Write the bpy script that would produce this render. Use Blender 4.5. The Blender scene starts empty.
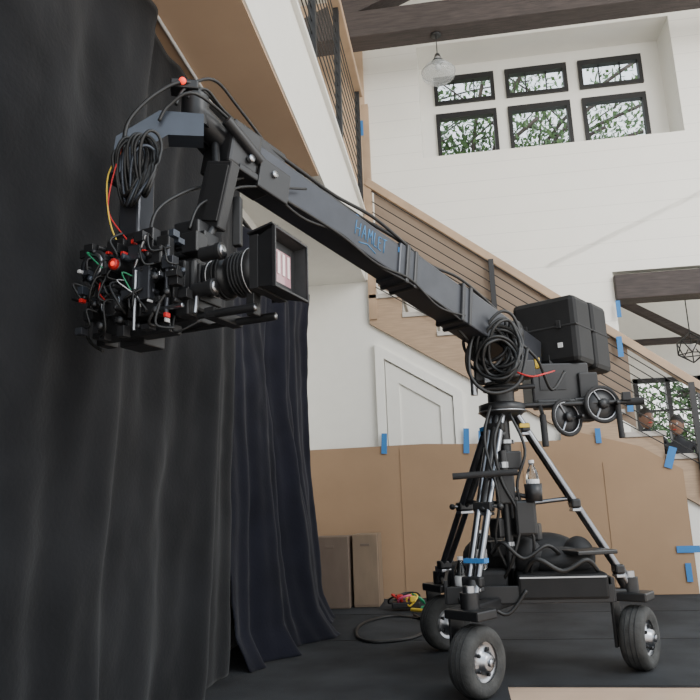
import bpy, bmesh, math, random
from mathutils import Matrix, Vector, noise
random.seed(7)
SC=bpy.context.scene.collection
V=Vector
# ------------------------------------------------------------------ materials
def mat(name,col,rough=.6,metal=0,var=.0,vscale=8,bump=0,bscale=60,emit=None,sheen=0,spec=.5,trans=0,alpha=1,stretch=None):
    m=bpy.data.materials.new(name);m.use_nodes=True
    nt=m.node_tree;b=nt.nodes['Principled BSDF']
    b.inputs['Base Color'].default_value=(*col,1)
    b.inputs['Roughness'].default_value=rough;b.inputs['Metallic'].default_value=metal
    b.inputs['Specular IOR Level'].default_value=spec
    if sheen:
        b.inputs['Sheen Weight'].default_value=sheen;b.inputs['Sheen Roughness'].default_value=.5
    if trans: b.inputs['Transmission Weight'].default_value=trans
    if alpha<1: b.inputs['Alpha'].default_value=alpha
    tc=nt.nodes.new('ShaderNodeTexCoord');mp=nt.nodes.new('ShaderNodeMapping')
    nt.links.new(tc.outputs['Object'],mp.inputs['Vector'])
    if stretch: mp.inputs['Scale'].default_value=stretch
    n=nt.nodes.new('ShaderNodeTexNoise');n.inputs['Scale'].default_value=vscale;n.inputs['Detail'].default_value=6
    nt.links.new(mp.outputs[0],n.inputs['Vector'])
    r=nt.nodes.new('ShaderNodeValToRGB')
    r.color_ramp.elements[0].position=.3;r.color_ramp.elements[1].position=.7
    r.color_ramp.elements[0].color=(*[c*(1-var) for c in col],1)
    r.color_ramp.elements[1].color=(*[min(1,c*(1+var)) for c in col],1)
    nt.links.new(n.outputs['Fac'],r.inputs['Fac']);nt.links.new(r.outputs[0],b.inputs['Base Color'])
    if bump:
        n2=nt.nodes.new('ShaderNodeTexNoise');n2.inputs['Scale'].default_value=bscale;n2.inputs['Detail'].default_value=4
        nt.links.new(mp.outputs[0],n2.inputs['Vector'])
        bp=nt.nodes.new('ShaderNodeBump');bp.inputs['Strength'].default_value=bump;bp.inputs['Distance'].default_value=.02
        nt.links.new(n2.outputs['Fac'],bp.inputs['Height']);nt.links.new(bp.outputs[0],b.inputs['Normal'])
    if emit:
        b.inputs['Emission Color'].default_value=(*col,1);b.inputs['Emission Strength'].default_value=emit
    return m
def planks(name,col,axis,width,rough=.5,groove=.5,var=.06,dk=.72):
    m=mat(name,col,rough,var=var,vscale=3)
    nt=m.node_tree;b=nt.nodes['Principled BSDF']
    tc=nt.nodes.new('ShaderNodeTexCoord');s=nt.nodes.new('ShaderNodeSeparateXYZ');nt.links.new(tc.outputs['Object'],s.inputs[0])
    d=nt.nodes.new('ShaderNodeMath');d.operation='DIVIDE';d.inputs[1].default_value=width;nt.links.new(s.outputs[axis],d.inputs[0])
    f=nt.nodes.new('ShaderNodeMath');f.operation='FRACT';nt.links.new(d.outputs[0],f.inputs[0])
    g=nt.nodes.new('ShaderNodeMath');g.operation='GREATER_THAN';g.inputs[1].default_value=.03;nt.links.new(f.outputs[0],g.inputs[0])
    bp=nt.nodes.new('ShaderNodeBump');bp.inputs['Strength'].default_value=groove;bp.inputs['Distance'].default_value=.01
    nt.links.new(g.outputs[0],bp.inputs['Height']);nt.links.new(bp.outputs[0],b.inputs['Normal'])
    mx=nt.nodes.new('ShaderNodeMix');mx.data_type='RGBA'
    src=b.inputs['Base Color'].links[0].from_socket
    nt.links.new(g.outputs[0],mx.inputs['Factor']);mx.inputs[6].default_value=(*[c*dk for c in col],1)
    nt.links.new(src,mx.inputs[7]);nt.links.new(mx.outputs[2],b.inputs['Base Color'])
    return m
M_wall=planks('shiplap_white',(.80,.785,.73),2,.24,groove=.2,var=.015,dk=.84)
M_white=mat('white_paint',(.74,.73,.68),.55,var=.02)
M_trim=mat('trim_white',(.80,.79,.74),.4,var=.01)
M_drape=mat('black_velour',(.0125,.013,.0145),.95,var=.3,vscale=3,bump=.12,bscale=60,sheen=.10,spec=.08)
M_drape2=mat('navy_black_velour',(.009,.0095,.015),.95,var=.3,vscale=3,bump=.12,bscale=60,sheen=.10,spec=.08)
M_paper=mat('kraft_paper',(.30,.195,.115),.8,var=.07,vscale=2.2,bump=.15,bscale=2.5)
M_paper2=mat('ram_board',(.25,.185,.135),.8,var=.07,vscale=3)
M_soffit=mat('soffit_board',(.50,.355,.24),.75,var=.06,vscale=2)
M_oak=mat('oak',(.36,.25,.16),.5,var=.15,vscale=6,stretch=(1,12,12),bump=.05)
M_oakr=mat('oak_rail',(.38,.26,.165),.5,var=.12,vscale=6)
M_tread=mat('covered_tread',(.45,.42,.38),.6,var=.08,vscale=6)
M_dbeam=mat('dark_beam',(.042,.032,.030),.7,var=.35,vscale=5,stretch=(1,9,9),bump=.3,bscale=14)
M_bmetal=mat('black_metal',(.02,.02,.021),.45,metal=.3)
M_mat=mat('rubber_mat',(.030,.032,.035),.9,var=.4,vscale=2.5,bump=.2,bscale=160,spec=.25)
M_floor=planks('oak_floor',(.62,.45,.33),1,.16,rough=.3,groove=.25,var=.12)
M_arm=mat('anodised_charcoal',(.050,.053,.062),.36,metal=.5,var=.15,vscale=9)
M_armg=mat('anodised_grey',(.060,.070,.088),.4,metal=.5,var=.15)
M_black=mat('black_plastic',(.012,.012,.013),.42,var=.2)
M_case=mat('black_case',(.008,.008,.0085),.6,var=.25,spec=.3)
M_blackr=mat('black_rubber',(.014,.014,.015),.75,var=.3,vscale=20)
M_tire=mat('tire_rubber',(.045,.045,.043),.85,var=.35,vscale=14,bump=.2)
M_steel=mat('steel',(.40,.41,.43),.3,metal=1)
M_chrome=mat('tripod_tube',(.22,.225,.24),.28,metal=1,var=.15)
M_cable=mat('black_cable',(.010,.010,.010),.5)
M_tape=mat('blue_tape',(.03,.17,.42),.7)
M_red=mat('red_plastic',(.50,.02,.02),.4)
M_redl=mat('red_led',(1,.06,.03),.4,emit=1.2)
M_green=mat('green_plastic',(.02,.22,.10),.4)
M_yellow=mat('yellow_plastic',(.65,.45,.05),.5)
M_pink=mat('pink_cord',(.65,.10,.22),.5)
M_blue=mat('blue_marker',(.05,.19,.38),.6)
M_whitep=mat('white_plastic',(.6,.6,.6),.4)
M_lens=mat('lens_glass',(.03,.02,.04),.05,spec=1)
M_pane=mat('filter_glass',(.45,.25,.28),.08,spec=1)
M_pane2=mat('painted_filter_reflection',(.88,.74,.74),.08,spec=1)  # pale pink that paints reflections onto the filter, not a coating
M_glass=mat('clear_glass',(.95,.97,.97),.03,trans=1)
M_ply=mat('apple_box_brown',(.21,.15,.10),.7,var=.10,vscale=4,stretch=(3,3,1))
M_plyd=mat('apple_box_dark',(.145,.105,.078),.7,var=.10,vscale=4,stretch=(3,3,1))
M_leaf=mat('leaves',(.08,.15,.05),.6,var=.4)
M_bark=mat('bark',(.10,.085,.08),.8,var=.4)
M_grass=mat('lawn',(.16,.24,.09),.9,var=.3)
M_skin=mat('skin',(.17,.09,.06),.55);M_hair=mat('hair',(.012,.01,.009),.6)
M_shirt=mat('dark_shirt',(.02,.022,.028),.8);M_eye=mat('eye',(.6,.6,.6),.3)
# ------------------------------------------------------------------ builder
class B:
    def __init__(s): s.bm=bmesh.new();s.ms=[]
    def mi(s,m):
        if m not in s.ms:s.ms.append(m)
        return s.ms.index(m)
    def _fin(s,vs,m,smooth=False):
        i=s.mi(m);fs=set(f for v in vs if v.is_valid for f in v.link_faces)
        for f in fs:f.material_index=i;f.smooth=smooth
    def box(s,c,size,m,R=None,bev=0,yaw=0):
        if R is None: R=Matrix.Rotation(math.radians(yaw),3,'Z')
        r=bmesh.ops.create_cube(s.bm,size=1)['verts']
        X=Matrix.Translation(V(c))@R.to_4x4()@Matrix.Diagonal((*size,1))
        bmesh.ops.transform(s.bm,matrix=X,verts=r)
        if bev:
            es=list(set(e for v in r for e in v.link_edges))
            q=bmesh.ops.bevel(s.bm,geom=es,offset=bev,segments=2,affect='EDGES',profile=.5)
            s._fin(q['verts'],m)
            i=s.mi(m)
            for f in q['faces']:f.material_index=i
        s._fin(r,m)
    def bb(s,x0,x1,y0,y1,z0,z1,m,bev=0):
        s.box(((x0+x1)/2,(y0+y1)/2,(z0+z1)/2),(x1-x0,y1-y0,z1-z0),m,bev=bev)
    def lathe(s,prof,p,ax,m,n=20):
        ax=V(ax).normalized();q=ax.to_track_quat('Z','Y').to_matrix();p=V(p);rings=[]
        for (r,h) in prof:
            if r<1e-6: rings.append([s.bm.verts.new(p+q@V((0,0,h)))])
            else: rings.append([s.bm.verts.new(p+q@V((r*math.cos(2*math.pi*k/n),r*math.sin(2*math.pi*k/n),h))) for k in range(n)])
        i=s.mi(m)
        for a,b in zip(rings,rings[1:]):
            for k in range(n):
                k2=(k+1)%n
                if len(a)==1 and len(b)==1: continue
                if len(a)==1: f=[a[0],b[k2],b[k]][::-1]
                elif len(b)==1: f=[a[k],a[k2],b[0]]
                else: f=[a[k],a[k2],b[k2],b[k]]
                f=s.bm.faces.new(f);f.material_index=i;f.smooth=True
    def cyl(s,p0,p1,r,m,r1=None,n=14):
        p0=V(p0);p1=V(p1);L=(p1-p0).length
        if r1 is None:r1=r
        s.lathe([(0,0),(r*.999,0),(r,0),(r,0.0001),(r1,L-.0001),(r1,L),(0,L)],p0,p1-p0,m,n)
    def sph(s,c,r,m,sc=(1,1,1),n=12):
        q=bmesh.ops.create_uvsphere(s.bm,u_segments=n*2,v_segments=n,radius=r)['verts']
        bmesh.ops.transform(s.bm,matrix=Matrix.Translation(V(c))@Matrix.Diagonal((*sc,1)),verts=q);s._fin(q,m,True)
    def tube(s,pts,r,m,n=8,sub=6,closed=False):
        P=[V(p) for p in pts];out=[]
        if len(P)==2: out=P
        else:
            N=len(P);rng=range(N if closed else N-1)
            for i in rng:
                if closed: a,b,c,d=P[i-1],P[i],P[(i+1)%N],P[(i+2)%N]
                else: a,b,c,d=P[max(i-1,0)],P[i],P[i+1],P[min(i+2,N-1)]
                for k in range(sub):
                    t=k/sub
                    out.append(.5*((2*b)+(c-a)*t+(2*a-5*b+4*c-d)*t*t+(3*b-a-3*c+d)*t**3))
            if not closed: out.append(P[-1])
        rings=[];nrm=None;L=len(out)
        for i,p in enumerate(out):
            t=((out[(i+1)%L]-out[i-1]) if closed else (out[min(i+1,L-1)]-out[max(i-1,0)]))
            if t.length<1e-9:t=V((0,0,1))
            t.normalize()
            if nrm is None: nrm=t.orthogonal().normalized()
            nrm=(nrm-t*nrm.dot(t))
            if nrm.length<1e-6:nrm=t.orthogonal()
            nrm.normalize();bi=t.cross(nrm)
            rings.append([s.bm.verts.new(p+r*(math.cos(2*math.pi*k/n)*nrm+math.sin(2*math.pi*k/n)*bi)) for k in range(n)])
        mi=s.mi(m);pr=list(zip(rings,rings[1:]))
        if closed: pr.append((rings[-1],rings[0]))
        for a,b in pr:
            for k in range(n):
                f=s.bm.faces.new([a[k],a[(k+1)%n],b[(k+1)%n],b[k]]);f.material_index=mi;f.smooth=True
        if not closed:
            for q in (rings[0][::-1],rings[-1]):
                f=s.bm.faces.new(q);f.material_index=mi
    def ring(s,c,ax,R,r,m,n=28):
        q=V(ax).normalized().to_track_quat('Z','Y').to_matrix()
        s.tube([V(c)+q@V((R*math.cos(2*math.pi*k/n),R*math.sin(2*math.pi*k/n),0)) for k in range(n)],r,m,sub=1,closed=True)
    def poly(s,pts,y0,y1,m,axis='y'):
        a=[s.bm.verts.new((x,y0,z)) for x,z in pts];b=[s.bm.verts.new((x,y1,z)) for x,z in pts]
        i=s.mi(m);fs=[s.bm.faces.new(a),s.bm.faces.new(b[::-1])]
        n=len(pts)
        for k in range(n): fs.append(s.bm.faces.new([a[k],b[k],b[(k+1)%n],a[(k+1)%n]]))
        for f in fs:f.material_index=i
    def make(s,name,parent=None,loc=None):
        bmesh.ops.recalc_face_normals(s.bm,faces=s.bm.faces)
        me=bpy.data.meshes.new(name)
        if loc: bmesh.ops.translate(s.bm,verts=s.bm.verts,vec=-V(loc))
        s.bm.to_mesh(me);s.bm.free()
        for m in s.ms:me.materials.append(m)
        o=bpy.data.objects.new(name,me);SC.objects.link(o)
        if loc:o.location=loc
        if parent:o.parent=parent
        return o
def empty(name):
    o=bpy.data.objects.new(name,None);SC.objects.link(o);return o
# ------------------------------------------------------------------ room shell
b=B();b.bb(-2.3,6,-1.0,13,-.1,0,M_floor);b.make('floor')
b=B();b.bb(-1.6,.17,-.6,6.98,0.001,.012,M_mat);b.bb(.17,3.6,3.76,6.98,.001,.012,M_mat)
for yy in (4.9,6.0): b.bb(-1.6,3.6,yy,yy+.012,.012,.015,M_blackr)
b.make('rubber_floor_mat')
b=B();b.bb(-2.3,-2.2,-1,8.4,0,7.7,M_white);b.make('wall_left')
b=B();b.bb(-1.62,-1.52,-.6,7.0,0,3.18,M_white);b.make('wall_left_lower')
zst=lambda x:3.02-.65*(x+.8)
b=B();b.poly([(-2.2,0),(3.6,0),(3.6,.02),(3.3,zst(3.3)-.3),(-.8,zst(-.8)-.3),(-.8,3.18),(-2.2,3.18)],7.0,7.1,M_white);b.make('wall_understair')
b=B();Y0,Y1=8.3,8.42
b.bb(-2.2,-.18,Y0,Y1,0,7.7,M_wall);b.bb(-.18,1.96,Y0,Y1,0,3.48,M_wall);b.bb(-.18,6,Y0,Y1,3.48,5.2,M_wall)
b.bb(3.0,6,Y0,Y1,5.2,7.7,M_wall);b.bb(-.18,3.0,Y0,Y1,6.8,7.7,M_wall);b.bb(4.6,6,Y0,Y1,0,3.48,M_wall)
b.make('wall_back')
b=B()
b.bb(-.24,-.18,Y1,8.85,5.14,6.86,M_trim);b.bb(3.0,3.06,Y1,8.85,5.14,6.86,M_trim)
b.bb(-.18,3.0,Y1,8.85,5.14,5.2,M_trim);b.bb(-.18,3.0,Y1,8.85,6.8,6.86,M_trim)
W0,W1=.02,2.76;g=.15;w=(W1-W0-2*g)/3
zb0,zb1,zt0,zt1=5.3,6.06,6.20,6.62
b.bb(-.18,W0,8.8,8.86,5.2,6.8,M_trim);b.bb(W1,3.0,8.8,8.86,5.2,6.8,M_trim)
for i in range(2):
    x=W0+w+i*(w+g);b.bb(x,x+g,8.8,8.86,5.2,6.8,M_trim)
for i in range(3):
    x=W0+i*(w+g)
    for z0,z1 in((5.2,zb0),(zb1,zt0),(zt1,6.8)): b.bb(x,x+w,8.8,8.86,z0,z1,M_trim)
b.make('wall_window_recess')
k=1
for z0,z1 in((zb0,zb1),(zt0,zt1)):
    for i in range(3):
        x=W0+i*(w+g);b=B();t=.05
        b.bb(x,x+t,8.76,8.85,z0,z1,M_bmetal);b.bb(x+w-t,x+w,8.76,8.85,z0,z1,M_bmetal)
        b.bb(x+t,x+w-t,8.76,8.85,z0,z0+t,M_bmetal);b.bb(x+t,x+w-t,8.76,8.85,z1-t-.03,z1,M_bmetal)
        if z0>6:
            for q in (1/3,2/3): b.bb(x+w*q-.008,x+w*q+.008,8.81,8.83,z0+t,z1-t,M_bmetal)
        b.make('window_%d'%k);k+=1
b=B();b.bb(-2.3,6,2.5,8.4,7.6,7.7,M_white);b.make('ceiling')
b=B();b.bb(1.96,4.6,8.22,8.5,3.12,3.42,M_dbeam,.01);b.make('trim_header_beam')
b=B();b.bb(-2.2,6,7.25,7.55,6.30,6.64,M_dbeam,.012);b.make('ceiling_tie_beam')
def beam(bb_,p0,p1,wd,h,m):
    p0=V(p0);p1=V(p1);d=(p1-p0);L=d.length;R=d.normalized().to_track_quat('X','Z').to_matrix()
    bb_.box((p0+p1)/2,(L,wd,h),m,R=R,bev=.01)
b=B();beam(b,(-1.9,7.4,6.35),(1.5,7.4,7.75),.26,.26,M_dbeam);b.make('ceiling_truss_rafter')
b=B();b.bb(-2.2,-.825,-.6,7.0,3.18,3.92,M_white);b.make('ceiling_balcony_slab')
b=B();b.bb(-1.5,-.835,-.5,4.48,3.165,3.18,M_soffit);b.make('trim_soffit_board')
b=B();b.bb(-.86,-.79,-.6,7.0,3.92,3.96,M_trim);b.make('trim_balcony_edge')
b=B();b.bb(-2.15,-.9,8.22,8.3,3.9,7.6,M_soffit);b.make('wall_upper_panel')
rail=empty('balcony_railing')
b=B();b.bb(-.89,-.77,0.3,6.95,5.30,5.37,M_oakr,.01);b.make('top_rail',rail)
b=B()
for y in (.8,2.0,3.2,4.35,5.5,6.85): b.bb(-.85,-.80,y-.03,y+.03,3.96,5.30,M_bmetal)
b.make('posts',rail)
b=B()
for i in range(11): b.cyl((-.825,.3,4.08+i*.108),(-.825,6.95,4.08+i*.108),.0055,M_bmetal,n=6)
b.make('cables',rail)
# stairs
b=B();run=.34;rise=run*.65
xs=-.8-3*run
n=0
while xs+n*run<3.8:
    x0=xs+n*run;z=zst(x0)
    if z-rise>0:
        b.bb(x0,x0+run+.03,6.94 if x0>-.85 else 7.12,8.28,z-.05,z,M_tread,.006)
        b.bb(x0+run-.02,x0+run,7.12,8.28,z-rise,z-.05,M_trim)
    n+=1
b.make('staircase')
b=B();pts=[]
x0=-.8;pts.append((x0,zst(x0)-.31))
n=0
while zst(x0+n*run)-rise>.1 and n<11:
    xx=x0+n*run;z=zst(xx)-.052
    pts.append((xx,z));pts.append((xx+run,z));n+=1
xe=x0+n*run
pts.append((xe,max(.02,zst(xe)-.31)))
b.poly(pts,6.96,6.998,M_oak);b.make('trim_stair_stringer')
sr=empty('stair_railing')
hz=lambda x:4.27-.785*(x+.71)
b=B();beam(b,(-.78,6.97,hz(-.78)-.035),(2.6,6.97,hz(2.6)-.035),.09,.085,M_oakr);b.make('handrail',sr)
b=B()
for x in (.47,2.22): b.bb(x-.025,x+.025,6.9,6.935,zst(x)-.2,hz(x)-.06,M_bmetal)
for x in (-.76,): b.bb(x-.04,x+.04,6.94,7.02,2.75,hz(x)+.9,M_oakr)
b.make('posts',sr)
b=B()
for i in range(10):
    t=(i+1)/11
    f=lambda x:zst(x)*(1-t)+hz(x)*t
    b.cyl((-.72,6.92,f(-.72)),(2.6,6.92,f(2.6)),.0055,M_bmetal,n=6)
b.make('cables',sr)
b=B();b.poly([(-.70,hz(-.70)-.08),(-.70,zst(-.70)+.16),(1.70,zst(1.70)+.12),(1.70,hz(1.70)-.08)],6.975,6.985,M_paper2);b.make('protective_paper_panel')
b=B();H=1.44
b.poly([(-1.45,.015),(2.05,.015),(2.05,zst(2.05)-.06),(1.7,zst(1.7)-.06),(1.0,zst(1.0)-.31),(.99,H-.015),(.1,H-.01),(-.3,H+.01),(-1.45,H)],6.925,6.937,M_paper)
for x in (-.55,.62,1.35): b.bb(x-.004,x+.004,6.919,6.925,.02,H-.03 if x<1 else 1.2,M_paper)
b.make('kraft_paper_wall_cover')
b=B();dz=lambda x:2.49-.63*(x+.76)
def ring_poly(bb_,outer,inner,y0,y1,m):
    for i in range(len(outer)-1):
        bb_.poly([outer[i],outer[i+1],inner[i+1],inner[i]],y0,y1,m)
outer=[(-.76,0),(-.76,dz(-.76)),(.09,dz(.09)),(.09,0)]
inner=[(-.67,0),(-.67,dz(-.67)-.10),(.0,dz(.0)-.10),(.0,0)]
ring_poly(b,outer,inner,6.945,7.0,M_trim);b.make('trim_door_casing')
b=B();b.poly([(-.66,0.02),(-.66,dz(-.66)-.12),(-.01,dz(-.01)-.12),(-.01,.02)],6.985,6.999,M_white)
o2=[(-.66,0.02),(-.66,dz(-.66)-.12),(-.01,dz(-.01)-.12),(-.01,.02)];i2=[(-.53,0.02),(-.53,dz(-.53)-.27),(-.13,dz(-.13)-.27),(-.13,.02)]
ring_poly(b,o2,i2,6.965,6.985,M_white);b.make('door_1')
tp=empty('blue_painters_tape')
def tape(x,y,z,w_,h_,a=0):
    b=B();b.box((x,y,z),(w_,.004,h_),M_tape,R=Matrix.Rotation(math.radians(a),3,'Y'));b.make('tape_strip',tp)
for x,z,h in((-.70,1.47,.20),(.10,1.46,.24),(.24,1.42,.26),(1.65,1.72,.12)): tape(x,6.91,z,.055,h,3)
tape(1.33,6.91,1.45,.05,.14);tape(2.0,6.91,.40,.2,.06);tape(1.98,6.91,.2,.05,.16)
tape(1.62,6.9,hz(1.62)-.15,.05,.2);tape(1.96,8.21,3.0,.05,.2);tape(-.80,6.9,4.9,.05,.18);tape(1.95,6.91,1.22,.07,.2,20)
# back room
b=B();b.bb(1.3,1.4,8.42,12,0,4.6,M_white);b.make('wall_backroom_left')
b=B();b.bb(1.4,2.95,12,12.1,0,4.6,M_white);b.bb(2.95,6,12,12.1,2.75,4.6,M_white);b.bb(2.95,6,12,12.1,0,.7,M_white);b.make('wall_backroom_far')
b=B()
for x in (2.95,3.45,3.95,4.45): b.bb(x,x+.07,11.97,12.08,.7,2.75,M_bmetal)
b.bb(2.95,5,11.97,12.08,2.68,2.75,M_bmetal);b.bb(2.95,5,11.97,12.08,.7,.77,M_bmetal);b.bb(2.95,5,11.99,12.05,2.2,2.23,M_bmetal);b.make('window_7')
b=B();beam(b,(1.2,10.2,3.6),(6,10.2,5.6),3.8,.08,M_white);b.make('ceiling_backroom')
b=B();beam(b,(1.4,9.4,3.5),(5.8,9.4,3.5),.15,.18,M_dbeam);beam(b,(1.4,11.7,3.3),(5.8,11.7,3.3),.1,.1,M_dbeam);beam(b,(2.6,11.3,4.0),(4.0,11.3,3.1),.12,.12,M_dbeam);b.make('ceiling_backroom_beams')
b=B();c=V((3.12,9.5,2.74))
ico=bmesh.new();bmesh.ops.create_icosphere(ico,subdivisions=1,radius=.2)
for e in ico.edges: b.cyl(c+e.verts[0].co,c+e.verts[1].co,.008,M_bmetal,n=6)
ico.free();b.cyl(c+V((0,0,.2)),(3.12,9.5,3.45),.008,M_bmetal,n=6);b.sph(c,.05,M_whitep);b.make('caged_pendant_light')
gp=empty('glass_pendant_lamp');P0=V((.08,7.4,5.83))
b=B();b.cyl(P0+V((0,0,.14)),P0+V((0,0,.46)),.006,M_bmetal,n=6)
b.lathe([(0,.2),(.03,.2),(.045,.15),(.05,.11),(.03,.10),(0,.10)],P0,(0,0,1),M_steel)
b.lathe([(0,.47),(.06,.47),(.06,.45),(0,.45)],P0,(0,0,1),M_bmetal);b.sph(P0+V((0,0,.03)),.035,M_whitep);b.make('stem_and_bulb',gp)
m=mat('smoked_shade_glass',(.42,.45,.46),.05,alpha=.38,spec=.8)
b=B();b.lathe([(.04,.12),(.06,.11),(.075,.07),(.15,.04),(.195,-.03),(.19,-.09),(.13,-.14),(.0,-.145)],P0,(0,0,1),m,n=28);b.ring(P0+V((0,0,-.03)),(0,0,1),.195,.005,M_steel);b.ring(P0+V((0,0,.11)),(0,0,1),.065,.006,M_bmetal);b.make('glass_shade',gp)
# ------------------------------------------------------------------ drapes
def drape(name,y0,y1,x0,zt,m,seed,flare=0,amp=.035,nf=1.0,slant=0):
    bm=bmesh.new();NY=int((y1-y0)*90);NZ=90;g=[]
    for i in range(NY+1):
        u=i/NY;row=[]
        for j in range(NZ+1):
            v=j/NZ;z=zt*(1-v)
            y=y0+(y1-y0)*u
            ph=y+slant*(v-.5)*(.5+noise.noise(V((y*.8,seed,3))))+.10*noise.noise(V((y*1.1,v*1.3,seed)))
            a=amp*(.6+.6*v)*(.45+1.2*abs(noise.noise(V((y*.9,v*.6,seed)))))
            x=x0+1.5*a*math.sin(ph*5.3*nf+seed)+.75*a*math.sin(ph*12.1*nf+2*seed)+.30*a*math.sin(ph*25*nf+seed)
            x+=.045*noise.noise(V((y*1.6+z*.5,z*.9,seed+4)))+.022*noise.noise(V((y*3.5-z*1.2,z*2.2,seed+9)))+.005*noise.noise(V((y*11,z*9,seed+2)))
            x-=.05*v*(flare==0)
            if flare:
                x+=flare*math.exp(-((y-5.15)/.5)**2)*v**2.2+.1*v*v*(1 if y<6.1 else 0)
                if v>.93: x+=.08*(v-.93)/.07*(1+noise.noise(V((y*5,seed,2))))
            row.append(bm.verts.new((x,y,max(z,.014))))
        g.append(row)
    for i in range(NY):
        for j in range(NZ):
            f=bm.faces.new([g[i][j],g[i+1][j],g[i+1][j+1],g[i][j+1]]);f.smooth=True
    me=bpy.data.meshes.new(name);bm.to_mesh(me);bm.free();me.materials.append(m)
    o=bpy.data.objects.new(name,me);SC.objects.link(o)
    s=o.modifiers.new('s','SOLIDIFY');s.thickness=.006
    return o
drape('blackout_drape',.5,3.98,-1.27,3.14,M_drape,1.7,amp=.038,slant=.4)
drape('blackout_drape',4.0,6.22,-1.33,2.78,M_drape2,5.1,flare=.22,amp=.044,nf=1.7,slant=.2)
b=B();b.cyl((-1.25,.3,3.155),(-1.25,4.3,3.155),.009,M_whitep);b.make('drape_track')
b=B();b.cyl((-1.33,3.9,2.80),(-1.33,6.4,2.80),.015,M_bmetal);b.make('drape_pipe')
# ------------------------------------------------------------------ apple boxes
def abox(x0,x1,y0,y1,h,m):
    b=B()
    b.bb(x0,x1,y0,y1,.014,h,m,.006)
    b.bb(x0-.002,x1+.002,y0+.04,y0+.044,.02,h-.004,M_plyd);b.bb(x0+.012,x1-.012,y0-.003,y0,.03,.035,M_plyd)
    b.box(((x0+x1)/2,y0-.001,h*.86),(.08,.006,.022),M_plyd,bev=.002)
    b.make('apple_box')
abox(-1.34,-1.00,6.33,6.62,.62,M_plyd);abox(-.975,-.75,6.40,6.75,.63,M_ply)
# ------------------------------------------------------------------ crane
crane=empty('camera_crane')
WA,WB,WC=V((.03,3.52,0)),V((.88,4.07,0)),V((-.14,4.59,0))
CT=V((.27,4.05,0));R=.158;FL=.013
def wheel(name,p,ax):
    ax=V((*ax,0)).normalized();c=V((p.x,p.y,R+FL));b=B();w_=.062
    b.lathe([(.088,-w_*.8),(.113,-w_),(.138,-w_),(.151,-w_*.8),(.158,-w_*.45),(.158,w_*.45),(.151,w_*.8),(.138,w_),(.113,w_),(.088,w_*.8)],c,ax,M_tire,n=36)
    for k in range(-1,2): b.ring(c+ax*k*.025,ax,.1575,.003,M_blackr,n=36)
    b.lathe([(0,-.05),(.04,-.052),(.085,-.035),(.09,-.05),(.09,.05),(.084,.035),(.045,.045),(.04,.07),(.025,.075),(0,.075)],c,ax,M_steel,n=24)
    q=ax.to_track_quat('Z','Y').to_matrix()
    for k in range(5):
        a=k*2*math.pi/5;b.cyl(c+q@V((.058*math.cos(a),.058*math.sin(a),.03)),c+q@V((.058*math.cos(a),.058*math.sin(a),.055)),.009,M_bmetal,n=6)
    b.make(name,crane)
    b=B()
    yaw=math.degrees(math.atan2(ax.y,ax.x))
    cc=c-ax*.02
    b.box(cc+V((0,0,.205)),(.20,.15,.045),M_black,yaw=yaw,bev=.008)
    b.box(cc-ax*.09+V((0,0,.08)),(.016,.10,.27),M_black,yaw=yaw,bev=.004)
    b.cyl(c-ax*.10,c+ax*.085,.018,M_steel)
    b.cyl(cc+V((0,0,.20)),cc+V((0,0,.30)),.045,M_black);b.cyl(cc+V((0,0,.30)),cc+V((0,0,.33)),.03,M_steel)
    t=V((CT.x,CT.y,c.z+.215));d=(t-(cc+V((0,0,.215))));d.z=0
    beam(b,cc+V((0,0,.215)),cc+V((0,0,.215))+d*.9,.07,.06,M_black)
    b.make(name+'_bracket',crane)
    return cc+V((0,0,.25))
fA=wheel('wheel_1',WA,(.78,-.62));fB=wheel('wheel_2',WB,(.86,-.5));fC=wheel('wheel_3',WC,(.6,-.8))
b=B();top=V((.27,4.05,1.36))
for f in (fA,fB,fC):
    d=(f-top);d.z=0;d.normalize();s=V((-d.y,d.x,0));yw_=math.degrees(math.atan2(d.y,d.x))
    t0=top+d*.075
    for sg in(-1,1):
        b.cyl(t0+s*sg*.032,f+s*sg*.022,.018,M_chrome)
    b.cyl(t0,t0.lerp(f,.55),.024,M_black)
    b.cyl(t0.lerp(f,.9),f+V((0,0,-.03)),.035,M_black)
    for q in(.08,.53,.9):
        p=t0.lerp(f,q);b.box(p,(.05,.105,.05),M_black,yaw=yw_,bev=.01)
        b.box(p+V((0,0,-.035)),(.046,.095,.016),M_steel,yaw=yw_,bev=.003)
    p=t0.lerp(f,.53);b.cyl(p,p+s*.09,.008,M_steel);b.sph(p+s*.09,.018,M_black)
    b.cyl(t0.lerp(f,.5),V((CT.x,CT.y,.86)),.012,M_chrome)
    p=t0.lerp(f,.07 if f is not fA else .8);b.box(p,(.054,.11,.022),M_yellow if f is fB else M_tape,yaw=yw_)
b.lathe([(0,1.33),(.06,1.33),(.11,1.36),(.13,1.38),(.13,1.42),(.10,1.43),(.06,1.43),(0,1.43)],(.27,4.05,0),(0,0,1),M_black,28)
b.ring((.27,4.05,1.38),(0,0,1),.131,.005,M_steel)
b.cyl((.27,4.05,.40),(.27,4.05,1.35),.035,M_black);b.cyl((.27,4.05,.72),(.27,4.05,.92),.05,M_black)
for z in(.7,.94,1.2): b.cyl((.27,4.05,z),(.27,4.05,z+.02),.053,M_steel)
b.make('tripod',crane)
b=B();b.bb(-.10,.72,3.78,4.34,.385,.41,M_black,.01)
for a in((-.10,.72,3.77,3.79,.385,.47),(-.10,.72,4.33,4.35,.40,.50),(-.11,-.09,3.78,4.34,.385,.50),(.71,.73,3.78,4.34,.385,.50)): b.bb(*a,M_bmetal,.004)
b.bb(.26,.70,3.76,4.10,.40,.525,M_case,.015);b.bb(.27,.69,3.757,3.76,.505,.512,M_steel)
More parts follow.
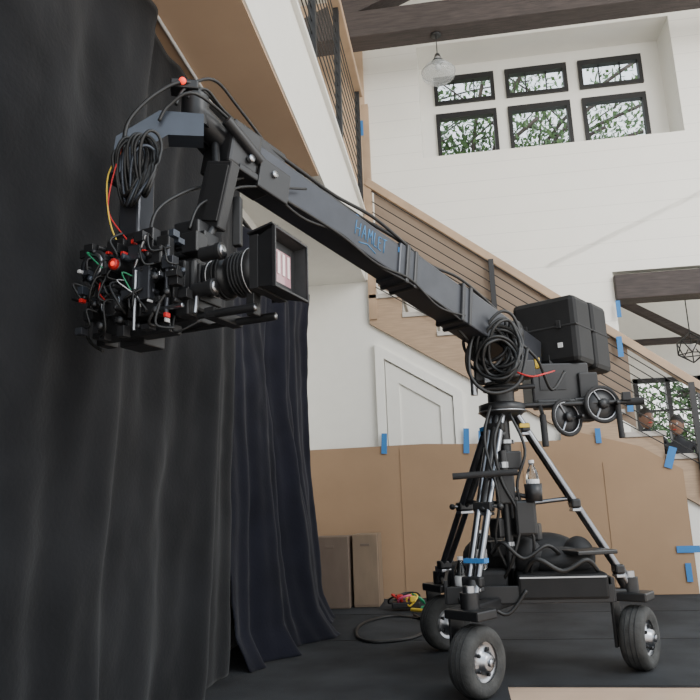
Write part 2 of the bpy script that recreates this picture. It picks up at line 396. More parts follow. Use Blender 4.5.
b.bb(.05,.22,3.84,4.0,.41,.54,M_blackr,.02);b.bb(-.07,-.06+.1,4.0,4.25,.41,.56,M_blackr,.02)
for c_,s_ in(((.45,4.2,.60),(1.6,1.0,.9)),((.15,4.2,.58),(1.3,1.0,1.0)),((.5,3.98,.57),(1.5,1.0,.6)),((.62,4.1,.58),(.7,1,.9)),((.33,3.95,.6),(.7,.8,.8))):
    b.sph(c_,.12,M_blackr,s_)
b.box((.62,3.92,.62),(.22,.28,.022),M_black,yaw=20,bev=.006);b.box((.35,4.0,.72),(.14,.1,.09),M_black,yaw=-15,bev=.01);b.box((.18,3.98,.64),(.12,.1,.08),M_bmetal,yaw=25,bev=.008)
b.tube([(.3,3.8,.53),(.36,3.74,.60),(.48,3.74,.54),(.6,3.75,.59),(.66,3.8,.53)],.012,M_cable)
b.tube([(-.05,3.8,.45),(.0,3.74,.36),(.1,3.74,.38),(.2,3.75,.34),(.3,3.76,.45)],.010,M_cable)
b.tube([(.15,3.9,.62),(.2,3.78,.68),(.3,3.78,.60),(.42,3.8,.66),(.5,3.9,.6)],.010,M_cable)
b.make('equipment_tray',crane)
b=B();b.cyl((-.03,3.70,1.02),(.30,3.70,1.03),.017,M_blackr);b.cyl((.135,3.70,1.02),(.24,4.0,1.0),.012,M_black)
b.cyl((.24,3.85,1.15),(.24,3.85,.55),.022,M_black);b.box((.24,3.86,.95),(.10,.08,.16),M_black,bev=.01);b.box((.33,3.84,.80),(.11,.10,.18),M_black,bev=.015)
b.box((.22,3.9,.75),(.12,.1,.10),M_black,yaw=30,bev=.01);b.box((.29,3.93,1.10),(.10,.08,.10),M_black,yaw=10,bev=.01)
b.cyl((.24,3.85,1.06),(.24,3.85,1.09),.028,M_steel);b.cyl((.24,3.85,.66),(.24,3.85,.68),.028,M_steel)
b.cyl((.24,3.85,.93),(.38,3.82,.90),.012,M_black);b.lathe([(0,0),(.042,0),(.046,.09),(.042,.09),(.038,.01),(0,.01)],(.38,3.80,.88),(0,0,1),M_black)
b.tube([(.26,3.9,1.35),(.2,3.8,1.2),(.22,3.8,1.0),(.3,3.8,.8),(.25,3.8,.6),(.2,3.85,.5)],.009,M_cable)
b.tube([(.3,3.9,1.35),(.36,3.85,1.15),(.30,3.82,.95),(.36,3.8,.7),(.33,3.85,.5)],.008,M_cable)
b.tube([(.2,3.9,1.4),(.15,3.8,1.2),(.2,3.78,.9),(.17,3.82,.7),(.22,3.85,.55)],.008,M_cable)
b.make('column_accessories',crane)
# boom
T=V((-.734,2.4,2.19));PV=V((.265,4.05,1.83));D=(PV-T);L=D.length;D.normalize()
S=V((D.y,-D.x,0)).normalized();U=S.cross(D).normalized()
if U.z<0:U=-U
RA=Matrix((D,-S,U)).transposed()
b=B()
def sec(s0,s1,wd,h,m): b.box(T+D*((s0+s1)/2),(s1-s0,wd,h),m,R=RA,bev=.008)
sec(-.05,1.0,.12,.160,M_arm);sec(.92,1.56,.14,.185,M_arm);sec(1.48,L+.45,.155,.205,M_arm)
for s0,h,wd in((.0,.178,.14),(.98,.205,.16),(1.05,.20,.155),(1.55,.225,.175),(1.48,.22,.17)): sec(s0-.014,s0+.014,wd,h,M_black)
for s0 in (.12,.35,.6,.82): b.box(T+D*s0+U*.082,(.03,.05,.012),M_black,R=RA)
b.box(T+D*.93+S*.062+U*.05,(.03,.004,.025),M_tape,R=RA);b.box(T+D*.86+U*.084,(.03,.09,.006),M_tape,R=RA);b.box(T+D*.62+U*.084,(.02,.1,.006),M_tape,R=RA)
b.cyl(T+D*.05+U*.098,T+D*1.5+U*.13,.011,M_black);b.cyl(T+D*1.08+U*.12,T+D*1.24+U*.125,.018,M_whitep)
b.make('boom_arm',crane)
b=B()
for k in range(4):
    pts=[]
    for i in range(9):
        s=i*(L)/8
        pts.append(T+D*s+U*(.10+.012*k*.5+.015*math.sin(i*1.7+k)+.035*s/L)+S*(.02*(k-1.5)+.012*math.sin(i*2.3+k*2)))
    b.tube(pts,.008,M_cable)
for k in range(2):
    pts=[T+D*(i*.25)-U*.07+S*(.07+.008*k)-U*(.05*math.sin(i*1.4+k)**2) for i in range(7)]
    b.tube(pts,.006,M_cable)
b.make('boom_cables',crane)
# hand-written marker scribble on the boom side (strokes lying on the metal)
b=B();strokes=[[(0,0),(.004,.07)],[(.028,.0),(.034,.066)],[(.0,.03),(.034,.04)],[(.045,.0),(.062,.07),(.074,.002)],[(.05,.028),(.072,.03)],
 [(.088,.0),(.094,.068),(.104,.03),(.118,.07),(.120,.004)],[(.136,.07),(.132,.005),(.154,.003)],[(.186,.066),(.166,.064),(.164,.004),(.186,.0)],[(.164,.036),(.182,.038)],[(.196,.066),(.226,.074)],[(.211,.07),(.207,.0)],
 [(.03,-.028),(.09,-.012),(.15,-.03)]]
for st in strokes:
    pts=[T+D*(.60+x)+S*.0606+U*(z-.02) for x,z in st]
    for p0,p1 in zip(pts,pts[1:]): b.tube([p0,p1],.0026,M_blue,n=5)
b.make('marker_scribble',crane)
b=B();c0=V((.27,4.05,0))
b.cyl((.27,4.05,1.42),(.27,4.05,1.52),.075,M_black,n=24);b.cyl((.27,4.05,1.50),(.27,4.05,1.53),.10,M_bmetal,n=24)
b.box((.27,4.05,1.57),(.20,.20,.05),M_black,yaw=58,bev=.01)
for sg in(-1,1):
    b.box(c0+S*sg*.105+V((0,0,1.72)),(.16,.022,.34),M_black,yaw=math.degrees(math.atan2(D.y,D.x)),bev=.008)
    b.lathe([(0,0),(.07,0),(.075,.01),(.07,.03),(.03,.035),(.025,.05),(0,.05)],c0+S*sg*.115+V((0,0,1.82)),S*sg,M_black,24)
b.box(c0+V((-.1,-.1,1.60)),(.09,.09,.12),M_black,bev=.01);b.cyl((.12,3.95,1.47),(.12,3.95,1.56),.02,M_steel)
b.cyl((.17,3.93,1.50),(.45,3.93,1.50),.013,M_bmetal);b.box((.2,3.9,1.55),(.05,.04,.05),M_steel,bev=.005)
b.box((.48,4.0,1.64),(.03,.03,.06),M_yellow,yaw=10,bev=.004);b.box((.38,3.95,1.60),(.14,.1,.10),M_black,yaw=20,bev=.01)
b.make('pivot_yoke',crane)
b=B()
for k in range(15):
    rx=.07+.06*random.random();rz=.09+.09*random.random();c=V((.23+.07*random.uniform(-.5,1),3.80+.010*k,1.70+.06*random.uniform(-1,1)));a=random.uniform(-.6,.6)
    pts=[]
    for i in range(10):
        t=i*2*math.pi/10;x=rx*math.cos(t);z=rz*math.sin(t)+.01*random.uniform(-1,1)
        pts.append(c+V((x*math.cos(a)-z*math.sin(a),.03*math.sin(2*t),x*math.sin(a)+z*math.cos(a))))
    b.tube(pts,.009,M_cable,sub=5,closed=True)
b.tube([(.2,3.85,1.85),(.12,3.8,1.75),(.1,3.75,1.55),(.2,3.75,1.45),(.35,3.8,1.5),(.42,3.85,1.7)],.01,M_cable)
b.tube([(.35,3.8,1.56),(.42,3.78,1.53),(.50,3.83,1.55),(.58,4.05,1.6)],.005,M_red,n=6)
b.tube([(.15,3.8,1.9),(.05,3.7,1.98),(-.02,3.65,1.9),(.1,3.78,1.75)],.008,M_cable)
b.tube([(.38,3.9,1.75),(.48,3.95,1.65),(.56,4.1,1.5),(.66,4.2,1.62)],.009,M_cable)
b.make('cable_hank',crane)
yawA=math.degrees(math.atan2(D.y,D.x));b=B();hd=V((D.x,D.y,0)).normalized()
cw=V((.72,4.66,1.91))
for i,(o_,wd) in enumerate(((-.15,.27),(.135,.28))):
    c=cw+hd*o_
    b.box(c+S*.02,(wd,.42,.43+.02*i),M_case,yaw=yawA,bev=.035)
    b.box(c+S*.02+V((0,0,.02)),(wd+.008,.426,.012),M_blackr,yaw=yawA,bev=.003)
for sx in(-.1,.12): b.box(cw-hd*.292+S*sx+V((0,0,.03)),(.010,.03,.05),M_bmetal,yaw=yawA,bev=.003)
b.box(cw-hd*.290+S*.12+V((0,0,-.10)),(.006,.03,.03),M_whitep,yaw=yawA);b.box(cw-hd*.290+S*(-.02)+V((0,0,-.12)),(.006,.02,.05),M_yellow,yaw=yawA)
b.cyl(cw+V((0,0,.20)),cw+V((0,0,.25)),.02,M_black);b.cyl(cw+S*.06+V((0,0,.20))+hd*.1,cw+S*.06+V((0,0,.25))+hd*.1,.03,M_black)
b.box(cw+V((0,0,-.24)),(.6,.2,.04),M_black,yaw=yawA,bev=.006)
b.make('counterweight_boxes',crane)
b=B();b.box((.63,4.42,1.57),(.36,.20,.25),M_black,yaw=12,bev=.012);b.box((.63,4.42,1.70),(.05,.05,.12),M_black)
b.box((.60,4.31,1.58),(.16,.01,.10),M_bmetal,yaw=12);b.box((.80,4.40,1.55),(.12,.14,.16),M_bmetal,yaw=12,bev=.01)
b.cyl((.40,4.2,1.43),(1.06,4.28,1.43),.015,M_black);b.box((.63,4.32,1.44),(.30,.12,.05),M_black,yaw=10,bev=.01)
b.box((.76,4.33,1.40),(.12,.1,.14),M_black,yaw=10,bev=.01)
for c,ax in(((.65,4.22,1.35),(.55,-.83,.05)),((.86,4.25,1.42),(.30,-.95,.05))):
    c=V(c);b.ring(c,ax,.102,.012,M_blackr);b.ring(c,ax,.090,.004,M_steel)
    a=V(ax).normalized();q=a.to_track_quat('Z','Y').to_matrix()
    b.lathe([(.03,.0),(.095,-.004),(.095,-.012),(.03,-.012)],c,ax,M_black,28)
    for k in range(3):
        t=k*2*math.pi/3;b.cyl(c,c+q@V((.09*math.cos(t),.09*math.sin(t),0)),.008,M_chrome,n=8)
    b.cyl(c-a*.06,c+a*.03,.03,M_black);b.cyl(c+q@V((.07,.0,0)),c+q@V((.07,0,.06)),.012,M_black)
b.cyl((.95,4.27,1.43),(.95,4.25,1.22),.017,M_blackr);b.cyl((.50,4.12,1.36),(.50,4.10,1.18),.019,M_blackr);b.cyl((.5,4.12,1.36),(.5,4.22,1.43),.012,M_black)
b.cyl((1.0,4.28,1.43),(1.10,4.27,1.43),.022,M_blackr);b.box((1.0,4.26,1.46),(.05,.04,.05),M_bmetal,bev=.005)
b.make('control_console',crane)
# ---------------------------------------------------- boom nose + drop arm
b=B()
E1=V((-.86,2.2,2.31))
b.box(T-D*.07,(.14,.17,.19),M_black,R=RA,bev=.012)
for sg in(-1,1):
    b.cyl(T+S*sg*.09-U*.02,T+S*sg*.09+U*.05-D*.18,.022,M_black)
b.box(T-U*.09+S*.03,(.18,.12,.03),M_black,R=RA,bev=.006);b.box(T+D*.08-U*.06+S*.085,(.16,.02,.13),M_black,R=RA,bev=.006)
b.box(T+D*.06+U*.11,(.22,.08,.05),M_black,R=RA,bev=.01)
for s0 in (-.05,.07): b.cyl(T+D*s0+S*.09-U*.04,T+D*s0+S*.105-U*.04,.014,M_steel)
b.cyl(T-D*.08+U*.02,E1,.05,M_black)
b.cyl(E1+V((0,0,-.06)),E1+V((0,0,.06)),.05,M_black,n=20);b.cyl(E1+V((0,0,.06)),E1+V((0,0,.075)),.035,M_bmetal,n=20)
b.box(E1+V((-.03,-.03,.085)),(.10,.07,.035),M_black,yaw=20,bev=.006);b.sph(E1+V((-.02,-.075,.085)),.013,M_redl)
b.make('boom_nose',crane)
b=B()
Q0=V((-.86,2.14,2.24));Q1=V((-1.045,2.07,2.11));Q2=V((-1.0,2.10,1.77))
def plate(bb_,pts,c,ax,th,m):
    ax=V(ax).normalized();nn=V((ax.y,-ax.x,0))
    A_=[bb_.bm.verts.new(V(c)+ax*x+V((0,0,z))+nn*th/2) for x,z in pts];B_=[bb_.bm.verts.new(V(c)+ax*x+V((0,0,z))-nn*th/2) for x,z in pts]
    i=bb_.mi(m);n=len(pts);fs=[bb_.bm.faces.new(A_),bb_.bm.faces.new(B_[::-1])]
    for k in range(n):fs.append(bb_.bm.faces.new([A_[k],B_[k],B_[(k+1)%n],A_[(k+1)%n]]))
    for f in fs:f.material_index=i
ax=(Q0-Q1);ax.z=0
plate(b,[(-.045,-.02),(-.04,.03),(.10,.14),(.25,.14),(.25,.055),(.13,.05),(.045,-.015),(.045,-.10),(-.045,-.10)],Q1,ax,.085,M_armg)
b.box(Q1.lerp(Q2,.58),(.085,.08,.26),M_arm,yaw=-15,bev=.008)
b.box(Q2,(.13,.12,.06),M_black,yaw=-15,bev=.008);b.box(Q1+V((.01,0,-.11)),(.11,.10,.04),M_black,yaw=-15,bev=.006)
b.cyl(Q2+V((0,0,-.09)),Q2,.05,M_black)
b.make('drop_arm',crane)
b=B()
for k in range(11):
    c=V((-1.03+.010*k,2.02-.004*k,2.0+.02*random.uniform(-1,1)));rx=.03+.02*random.random();rz=.09+.035*random.random();a=random.uniform(-.25,.25)
    pts=[c+V((rx*math.cos(t)*math.cos(a)-rz*math.sin(t)*math.sin(a),.02*math.sin(2*t),rx*math.cos(t)*math.sin(a)+rz*math.sin(t)*math.cos(a))) for t in [i*2*math.pi/10 for i in range(10)]]
    b.tube(pts,.0055,(M_cable,M_cable,M_cable,M_armg)[k%4],sub=4,closed=True)
b.tube([(-1.05,2.02,2.08),(-1.085,2.01,2.0),(-1.08,2.0,1.9),(-1.06,2.0,1.8),(-1.03,2.03,1.72)],.0028,M_yellow,n=6)
b.tube([(-1.04,2.01,2.1),(-1.07,2.0,1.95),(-1.07,2.0,1.85),(-1.0,2.0,1.75)],.0025,M_red,n=6)
b.tube([T+U*.1,(-.78,2.3,2.36),(-.86,2.15,2.40),(-.95,2.08,2.33),(-1.03,2.03,2.2),(-1.04,2.02,2.08)],.007,M_cable)
b.tube([T+U*.1+D*.2,(-.74,2.35,2.40),(-.80,2.22,2.45),(-.88,2.15,2.38),(-.90,2.12,2.3)],.006,M_cable)
b.tube([T+U*.11+D*.35,T+U*.15+D*.2,(-.76,2.3,2.34),(-.82,2.2,2.40),(-.87,2.15,2.34)],.005,M_cable)
b.tube([T+U*.09+D*.15,(-.72,2.3,2.28),(-.82,2.1,2.32),(-.9,2.06,2.26),(-.93,2.05,2.2)],.006,M_cable)
b.tube([T+S*.09+D*.25,(-.70,2.3,2.05),(-.74,2.2,1.98),(-.80,2.1,1.9),(-.82,2.06,1.8)],.005,M_cable)
b.tube([T+S*.09+D*.1,(-.78,2.25,2.05),(-.86,2.1,1.95),(-.92,2.02,1.85),(-.93,2.0,1.72)],.006,M_cable)
b.make('head_cables',crane)
# ---------------------------------------------------- cinema camera on remote head
cam_e=empty('cinema_camera');H=V((-.90,2.10,1.605));yw=math.radians(-15.6)
F=V((math.cos(yw),math.sin(yw),0));N=V((-F.y,F.x,0))
RH=Matrix((F,N,V((0,0,1)))).transposed()
def h(x,y,z): return H+F*x+N*y+V((0,0,z))
def hb(bb_,x,y,z,sx,sy,sz,m,bev=.004,tilt=0):
    bb_.box(h(x,y,z),(sx,sy,sz),m,R=RH@Matrix.Rotation(math.radians(tilt),3,'Y'),bev=bev)
b=B()
hb(b,.0,.02,-.01,.28,.15,.17,M_black,.012);hb(b,.05,-.065,.0,.14,.03,.13,M_bmetal,.006)
hb(b,.07,-.083,.03,.04,.006,.02,M_blue,.001);hb(b,-.16,.02,-.01,.07,.12,.12,M_bmetal,.008)
hb(b,.0,.02,.085,.22,.07,.02,M_black);hb(b,.02,.02,.125,.16,.03,.025,M_blackr,.008)
for x in(-.05,.09): hb(b,x,.02,.105,.02,.03,.03,M_black)
hb(b,.14,.02,.0,.02,.12,.12,M_bmetal,.004)
b.make('body',cam_e)
b=B();LZ=.018
b.lathe([(0,0),(.055,0),(.060,.01),(.060,.04),(.069,.045),(.069,.075),(.063,.08),(.063,.1),(.072,.105),(.072,.15),(.077,.16),(.077,.21),(.065,.21),(.06,.19),(0,.185)],h(.15,.02,LZ),F,M_black,32)
for x in(.05,.065,.11,.122,.134,.146): b.ring(h(.15+x,.02,LZ),F,.0715,.003,M_blackr,n=32)
for x in(.02,.165): b.ring(h(.15+x,.02,LZ),F,.0605 if x<.1 else .0765,.0015,M_whitep,n=32)
b.lathe([(0,0),(.055,.004),(.058,-.002)],h(.15+.192,.02,LZ),F,M_lens,32)
b.make('lens',cam_e)
b=B()
def rect(x,sy,sz): return [h(x,.02+sy*a,LZ+sz*c) for a,c in((-.5,-.5),(.5,-.5),(.5,.5),(-.5,.5))]
def hood(r0,r1,m):
    v0=[b.bm.verts.new(p) for p in r0];v1=[b.bm.verts.new(p) for p in r1];i=b.mi(m)
    for k in range(4):
        f=b.bm.faces.new([v0[k],v0[(k+1)%4],v1[(k+1)%4],v1[k]]);f.material_index=i
hood(rect(.37,.165,.155),rect(.445,.205,.185),M_black);hood(rect(.375,.155,.145),rect(.445,.195,.175),M_blackr)
def frame(x,sy,sz,t,m,d=.012):
    for a in(-1,1):
        hb(b,x,.02+a*(sy/2-t/2),LZ,d,t,sz,m,.001);hb(b,x,.02,LZ+a*(sz/2-t/2),d,sy-2*t,t,m,.001)
frame(.445,.21,.19,.007,M_black);frame(.365,.175,.17,.03,M_black,.03);frame(.405,.175,.155,.025,M_bmetal,.010)
hb(b,.407,.02,LZ,.004,.128,.108,M_pane,.0)
for yy in(-.025,.005,.035,.065): hb(b,.411,yy,LZ+.01,.002,.014,.07,M_pane2,.0)  # painted reflection bars in front of the pane
hb(b,.39,.02,LZ+.10,.09,.19,.006,M_black,.001,tilt=-12);hb(b,.36,.125,LZ,.09,.006,.15,M_black,.001)
b.make('matte_box',cam_e)
b=B()
for y in(-.05,.07):
    b.cyl(h(-.1,y,-.12),h(.36,y,-.12),.009,M_bmetal)
    b.cyl(h(.19,y,-.12),h(.36,y,-.12),.013,M_black);b.cyl(h(.355,y,-.12),h(.362,y,-.12),.009,M_steel)
hb(b,.02,.02,-.105,.2,.14,.03,M_black);hb(b,.20,.02,-.115,.04,.16,.035,M_bmetal);hb(b,.31,.02,-.085,.03,.04,.08,M_black)
for x,y,z in((.19,-.08,-.045),(.22,-.085,.065)):
    b.cyl(h(x-.03,y,z),h(x+.03,y,z),.023,M_black);b.cyl(h(x+.03,y,z),h(x+.045,y,z),.027,M_bmetal,n=20);b.cyl(h(x+.045,y,z),h(x+.048,y,z),.018,M_steel,n=20)
b.cyl(h(.17,-.08,-.045),h(.17,-.09,-.12),.007,M_steel)
b.make('rods_and_motors',cam_e)
b=B()
hb(b,-.12,.02,.14,.10,.14,.12,M_black,.008);hb(b,-.20,.03,.02,.04,.12,.28,M_bmetal,.006)
hb(b,-.09,-.09,.03,.05,.03,.20,M_bmetal);hb(b,-.05,.10,.0,.26,.02,.10,M_black)
b.lathe([(0,0),(.05,0),(.055,.01),(.055,.055),(.045,.06),(0,.062)],h(-.18,-.10,.07),-N,M_black,28)
b.lathe([(.034,.062),(.045,.062),(.045,.066),(.034,.066)],h(-.18,-.10,.07),-N,M_steel,28)
b.lathe([(0,0),(.04,0),(.045,.03),(.035,.05),(0,.05)],h(-.10,-.11,-.07),-N,M_black,24);b.ring(h(-.10,-.16,-.07),N,.036,.002,M_steel)
b.cyl(h(-.07,-.11,.05),h(-.07,-.18,.05),.024,M_black,n=18);b.cyl(h(-.07,-.175,.05),h(-.07,-.19,.05),.018,M_red);b.cyl(h(-.07,-.188,.05),h(-.07,-.192,.05),.008,M_redl)
hb(b,-.02,-.12,-.06,.05,.05,.12,M_black);hb(b,.03,-.12,-.09,.09,.04,.06,M_bmetal);hb(b,-.15,-.08,-.13,.12,.08,.06,M_black)
hb(b,.0,-.10,.11,.05,.04,.14,M_black);hb(b,.06,-.10,.10,.05,.03,.09,M_bmetal);hb(b,.12,-.03,.13,.06,.06,.07,M_black)
hb(b,.10,-.11,-.03,.03,.03,.14,M_bmetal,.003);hb(b,.0,-.09,-.16,.20,.06,.03,M_black);hb(b,-.05,-.11,-.02,.08,.05,.06,M_black)
hb(b,-.22,-.04,-.10,.04,.06,.14,M_black);hb(b,.07,.05,.17,.12,.08,.05,M_black);hb(b,-.04,.03,.17,.09,.10,.08,M_bmetal)
hb(b,-.14,-.09,-.02,.10,.04,.07,M_black);hb(b,.03,-.10,.03,.05,.03,.05,M_black);hb(b,-.08,-.03,-.16,.10,.10,.06,M_black)
hb(b,-.12,-.11,.13,.07,.04,.06,M_black);hb(b,.13,-.08,-.08,.05,.05,.09,M_black)
hb(b,.02,-.15,-.02,.07,.03,.11,M_arm,.005);hb(b,.075,-.15,.06,.05,.04,.06,M_black,.006);hb(b,-.01,-.15,.085,.05,.03,.05,M_arm,.005)
b.cyl(h(-.25,-.05,-.11),h(-.15,-.1,-.11),.009,M_steel);b.cyl(h(.005,-.17,-.17),h(.005,-.17,.02),.006,M_steel);b.cyl(h(-.02,-.15,.03),h(.04,-.17,.13),.006,M_steel)
b.cyl(h(.11,-.15,-.13),h(.11,-.15,.09),.007,M_arm);b.cyl(h(.06,-.15,-.11),h(.17,-.15,-.11),.007,M_steel);b.cyl(h(-.22,-.12,-.03),h(-.13,-.14,-.03),.008,M_arm)
for i in range(75):
    x=random.uniform(-.22,.16);y=random.uniform(-.17,-.12);z=random.uniform(-.17,.14)
    mm=random.choice([M_black,M_bmetal,M_black,M_armg,M_black,M_bmetal,M_arm,M_black,M_steel,M_black,M_bmetal,M_red,M_whitep,M_black])
    if mm in(M_red,M_whitep,M_steel): hb(b,x,y-.01,z,random.uniform(.006,.014),.02,random.uniform(.005,.014),mm,.001)
    elif random.random()<.5: b.cyl(h(x,y,z),h(x+random.uniform(-.01,.03),y-.03,z),random.uniform(.006,.012),mm,n=10)
    else: hb(b,x,y,z,random.uniform(.015,.045),.03,random.uniform(.015,.04),mm,.001)
b.make('remote_head',cam_e)
b=B()
pc=V((-.76,2.15,1.95));RP=RH@Matrix.Rotation(math.radians(14),3,'Y')
b.box(pc,(.11,.05,.24),M_black,R=RP,bev=.006);b.box(pc+V((.0,-.03,0)),(.08,.008,.20),M_bmetal,R=RP,bev=.002)
b.cyl(pc+V((0,.0,.1)),V((-.80,2.25,2.2)),.014,M_black);b.cyl(pc+V((0,0,-.1)),h(.10,.0,.1),.014,M_black)
b.box(V((-.70,2.2,1.87)),(.03,.03,.18),M_black,bev=.004);b.box(V((-.83,2.12,1.80)),(.10,.08,.08),M_black,yaw=-15,bev=.006)
b.make('receiver_plate',cam_e)
b=B()
for i in range(24):
    p0=h(random.uniform(-.2,.12),-.15,random.uniform(-.10,.18));p3=p0+F*random.uniform(-.09,.09)+V((0,0,random.uniform(-.12,-.02)))
    m1=p0.lerp(p3,.33)+V((random.uniform(-.03,.03),-.03,random.uniform(-.0,.03)));m2=p0.lerp(p3,.66)+V((random.uniform(-.03,.03),-.03,-.03*random.random()))
    mm=M_cable;r=random.uniform(.003,.005)
    if i in(3,17): mm=M_green;r=.0025
    if i in(7,): mm=M_red;r=.0022
    if i in(12,): mm=M_whitep;r=.002
    b.tube([p0,m1,m2,p3],r,mm,n=6,sub=5)
b.tube([h(-.22,-.05,.1),h(-.26,-.08,.0),h(-.25,-.1,-.14),h(-.18,-.1,-.2)],.005,M_cable);b.tube([h(.1,-.1,-.12),h(.12,-.12,-.18),h(.2,-.1,-.15)],.004,M_cable)
b.make('camera_wiring',cam_e)
# ------------------------------------------------------------------ bottles, floor cables
def bottle(x,y,z):
    b=B();b.lathe([(0,0),(.030,0),(.033,.01),(.031,.05),(.033,.09),(.031,.12),(.028,.14),(.013,.17),(.013,.185),(0,.185)],(x,y,z),(0,0,1),M_glass,20)
    b.lathe([(.0335,.055),(.034,.056),(.034,.1),(.0335,.101)],(x,y,z),(0,0,1),M_whitep,20);b.cyl((x,y,z+.183),(x,y,z+.2),.015,M_whitep);b.make('water_bottle')
bottle(-.02,3.85,.412);bottle(.09,3.9,.542);bottle(.38,3.80,.892)
b=B();b.tube([(-.12,4.3,.42),(-.16,4.75,.42),(-.2,5.2,.22),(-.35,5.7,.03),(-.6,5.85,.022),(-.78,5.5,.022),(-.75,5.0,.022),(-.6,4.8,.022),(-.36,4.95,.022),(-.28,5.4,.022),(-.42,5.9,.022)],.011,M_cable);b.make('power_cable')
b=B()
c=V((-.5,6.2,.02))
for k,(m_,dx,dy,r_) in enumerate(((M_red,-.07,0,.05),(M_yellow,.05,-.03,.045),(M_pink,-.01,-.05,.055),(M_green,.1,.02,.05),(M_cable,.02,.05,.09),(M_cable,-.08,.07,.08))):
    pts=[c+V((dx+r_*math.cos(t),dy+r_*.8*math.sin(t),.03+.09*abs(math.sin(t*.5+k)))) for t in [i*2*math.pi/9 for i in range(9)]]
    b.tube(pts,.009,m_,closed=True,sub=4,n=6)
b.box(c+V((-.05,-.04,.10)),(.05,.05,.05),M_red,bev=.01);b.box(c+V((.06,-.06,.09)),(.05,.05,.05),M_yellow,bev=.01);b.cyl(c+V((.13,-.1,.02)),c+V((.25,-.12,.03)),.02,M_green);b.cyl(c+V((.05,-.12,.015)),c+V((.2,-.25,.02)),.015,M_yellow)
b.box(c+V((0,0,.04)),(.24,.12,.05),M_black,bev=.01)
b.make('coiled_extension_cords')
# ------------------------------------------------------------------ people
def person(x,y,ht,yaw,skin,seedarm):
    e=empty('person');e.location=(x,y,0);e.rotation_euler=(0,0,math.radians(yaw))
    k=ht/1.75
    me=bpy.data.meshes.new('body');vs=[];es=[];rs=[]
    def add(p,r,par=None):
        vs.append(V(p)*k);rs.append(r*k)
        if par is not None:es.append((par,len(vs)-1))
        return len(vs)-1
    p=add((0,0,.95),.13);root=p
    p=add((0,0,1.12),.12,p);ch=add((0,0,1.33),.14,p);nk=add((0,0,1.47),.06,ch);add((0,0,1.54),.05,nk)
    for s in(-1,1):
        a=add((s*.19,0,1.40),.06,ch);a=add((s*.25,.0,1.12),.045,a);a=add((s*.20,-.18,.98+seedarm),.036,a);a=add((s*.16,-.26,.97+seedarm),.03,a)
        for q in range(4): 
            f=add((s*.16+(q-1.5)*.018,-.31,.965+seedarm),.009,a);add((s*.16+(q-1.5)*.018,-.345,.945+seedarm),.008,f)
        add((s*.12,-.29,.98+seedarm),.01,a)
        l=add((s*.09,0,.85),.09,root);l=add((s*.10,-.01,.48),.06,l);l=add((s*.10,.02,.09),.04,l);add((s*.10,-.13,.035),.035,l)
    me.from_pydata(vs,es,[]);o=bpy.data.objects.new('clothed_body',me);SC.objects.link(o);o.parent=e;me.materials.append(M_shirt)
    m=o.modifiers.new('sk','SKIN');m.use_smooth_shade=True
    for i,v in enumerate(me.skin_vertices[0].data):
        v.radius=(rs[i],rs[i]*.8);v.use_root=(i==0)
    o.modifiers.new('ss','SUBSURF').levels=1
    b=B();hc=V((0,-.02,1.64))*k
    b.sph(hc,.105*k,skin,(.78,.92,1.12));b.sph(hc+V((0,.015,.03))*k,.108*k,M_hair,(.80,.93,1.02));b.sph(hc+V((0,-.015,-.075))*k,.06*k,skin,(.85,1,.8))
    b.sph(hc+V((0,-.10,-.01))*k,.018*k,skin,(.8,1,1.3),6)
    for s in(-1,1):
        b.sph(hc+V((s*.033,-.088,.015))*k,.012*k,M_eye,n=6);b.sph(hc+V((s*.033,-.098,.015))*k,.006*k,M_hair,n=6);b.sph(hc+V((s*.083,.0,.0))*k,.022*k,skin,(.4,.8,1.3),6)
    b.box(hc+V((0,-.093,-.055))*k,(.04*k,.01*k,.01*k),M_red,bev=.003)
    b.make('head',e)
person(2.72,10.6,2.08,10,M_skin,.0);person(3.02,10.2,1.92,-35,M_skin,.12)
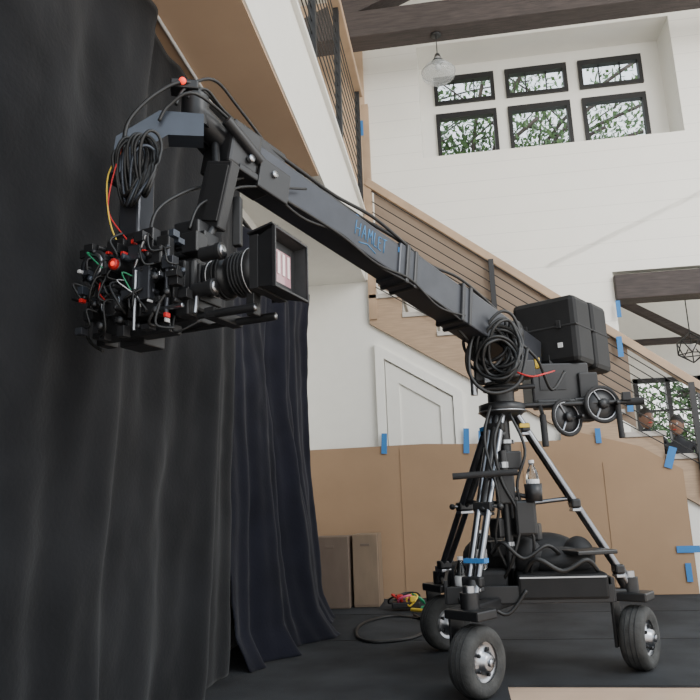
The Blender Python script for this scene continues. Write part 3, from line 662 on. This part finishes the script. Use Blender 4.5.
# ------------------------------------------------------------------ outside
b=B();b.bb(-15,25,12.3,45,-.4,-.3,M_grass);b.make('ground')
def tree(name,base,hgt,leafc,nb,ls,seed):
    random.seed(seed);b=B();base=V(base);top=base+V((0,0,hgt*.5))
    b.tube([base,base+V((.1,0,hgt*.25)),top],.16,M_bark);tips=[]
    for i in range(nb):
        a=random.uniform(0,6.28);l=random.uniform(.5,1)*hgt*.5
        e_=top+V((math.cos(a)*l*.9,math.sin(a)*l*.5,random.uniform(.05,.9)*l));mid=top.lerp(e_,.5)+V((0,0,.15*l))
        b.tube([top-V((0,0,.3*random.random()*hgt*.3)),mid,e_],.045,M_bark,n=5);tips+= [mid,e_,mid.lerp(e_,.5)]
        for q in range(2):
            e2=mid+V((random.uniform(-1,1),random.uniform(-.5,.5),random.uniform(-.2,.8)))*l*.5;b.tube([mid,mid.lerp(e2,.5)+V((0,0,.1)),e2],.02,M_bark,n=4);tips.append(e2)
    li=b.mi(M_leaf)
    for t in tips:
        for q in range(leafc):
            c=t+V([random.gauss(0,.36) for _ in range(3)]);u=V([random.gauss(0,1) for _ in range(3)]).normalized()*ls;w2=u.orthogonal().normalized()*ls*.5
            f=b.bm.faces.new([b.bm.verts.new(c+u),b.bm.verts.new(c+w2),b.bm.verts.new(c-u),b.bm.verts.new(c-w2)]);f.material_index=li
    b.make(name)
tree('oak_tree',(.6,16.5,-.3),13.5,85,34,.085,3);tree('oak_tree',(4.4,19,-.3),13,45,22,.085,11);tree('oak_tree',(7.5,19,-.3),6,50,16,.1,5);tree('oak_tree',(4.6,17,-.3),3.6,40,14,.08,8)
# ------------------------------------------------------------------ lights, world, camera
w_=bpy.data.worlds.new('World');bpy.context.scene.world=w_;w_.use_nodes=True;nt=w_.node_tree
bg=nt.nodes['Background'];tc=nt.nodes.new('ShaderNodeTexCoord');sp=nt.nodes.new('ShaderNodeSeparateXYZ');cr=nt.nodes.new('ShaderNodeValToRGB')
nt.links.new(tc.outputs['Generated'],sp.inputs[0]);nt.links.new(sp.outputs[2],cr.inputs[0]);nt.links.new(cr.outputs[0],bg.inputs[0])
cr.color_ramp.elements[0].color=(1,.98,.94,1);cr.color_ramp.elements[1].color=(.66,.82,1,1);bg.inputs[1].default_value=2.3
a=bpy.data.lights.new('added_area_light','AREA');a.energy=420;a.size=3.5;a.color=(1,.98,.95);ao=bpy.data.objects.new('added_area_light',a);SC.objects.link(ao)  # unseen area light added for brightness and directional shaping, no real softbox
ao.location=(5.6,1.0,5.5);ao.rotation_euler=(V((1.5,8.3,4.6))-ao.location).to_track_quat('-Z','Y').to_euler()
cam=bpy.data.cameras.new('camera');o=bpy.data.objects.new('camera',cam);SC.objects.link(o)
cam.lens=36;cam.sensor_width=36;cam.clip_start=.02
M=Matrix.Rotation(math.radians(8.3),3,'Z')@Matrix.Rotation(math.radians(102.4),3,'X')@Matrix.Rotation(math.radians(-2),3,'Z')
o.matrix_world=Matrix.Translation((0,0,.9))@M.to_4x4()
bpy.context.scene.camera=o
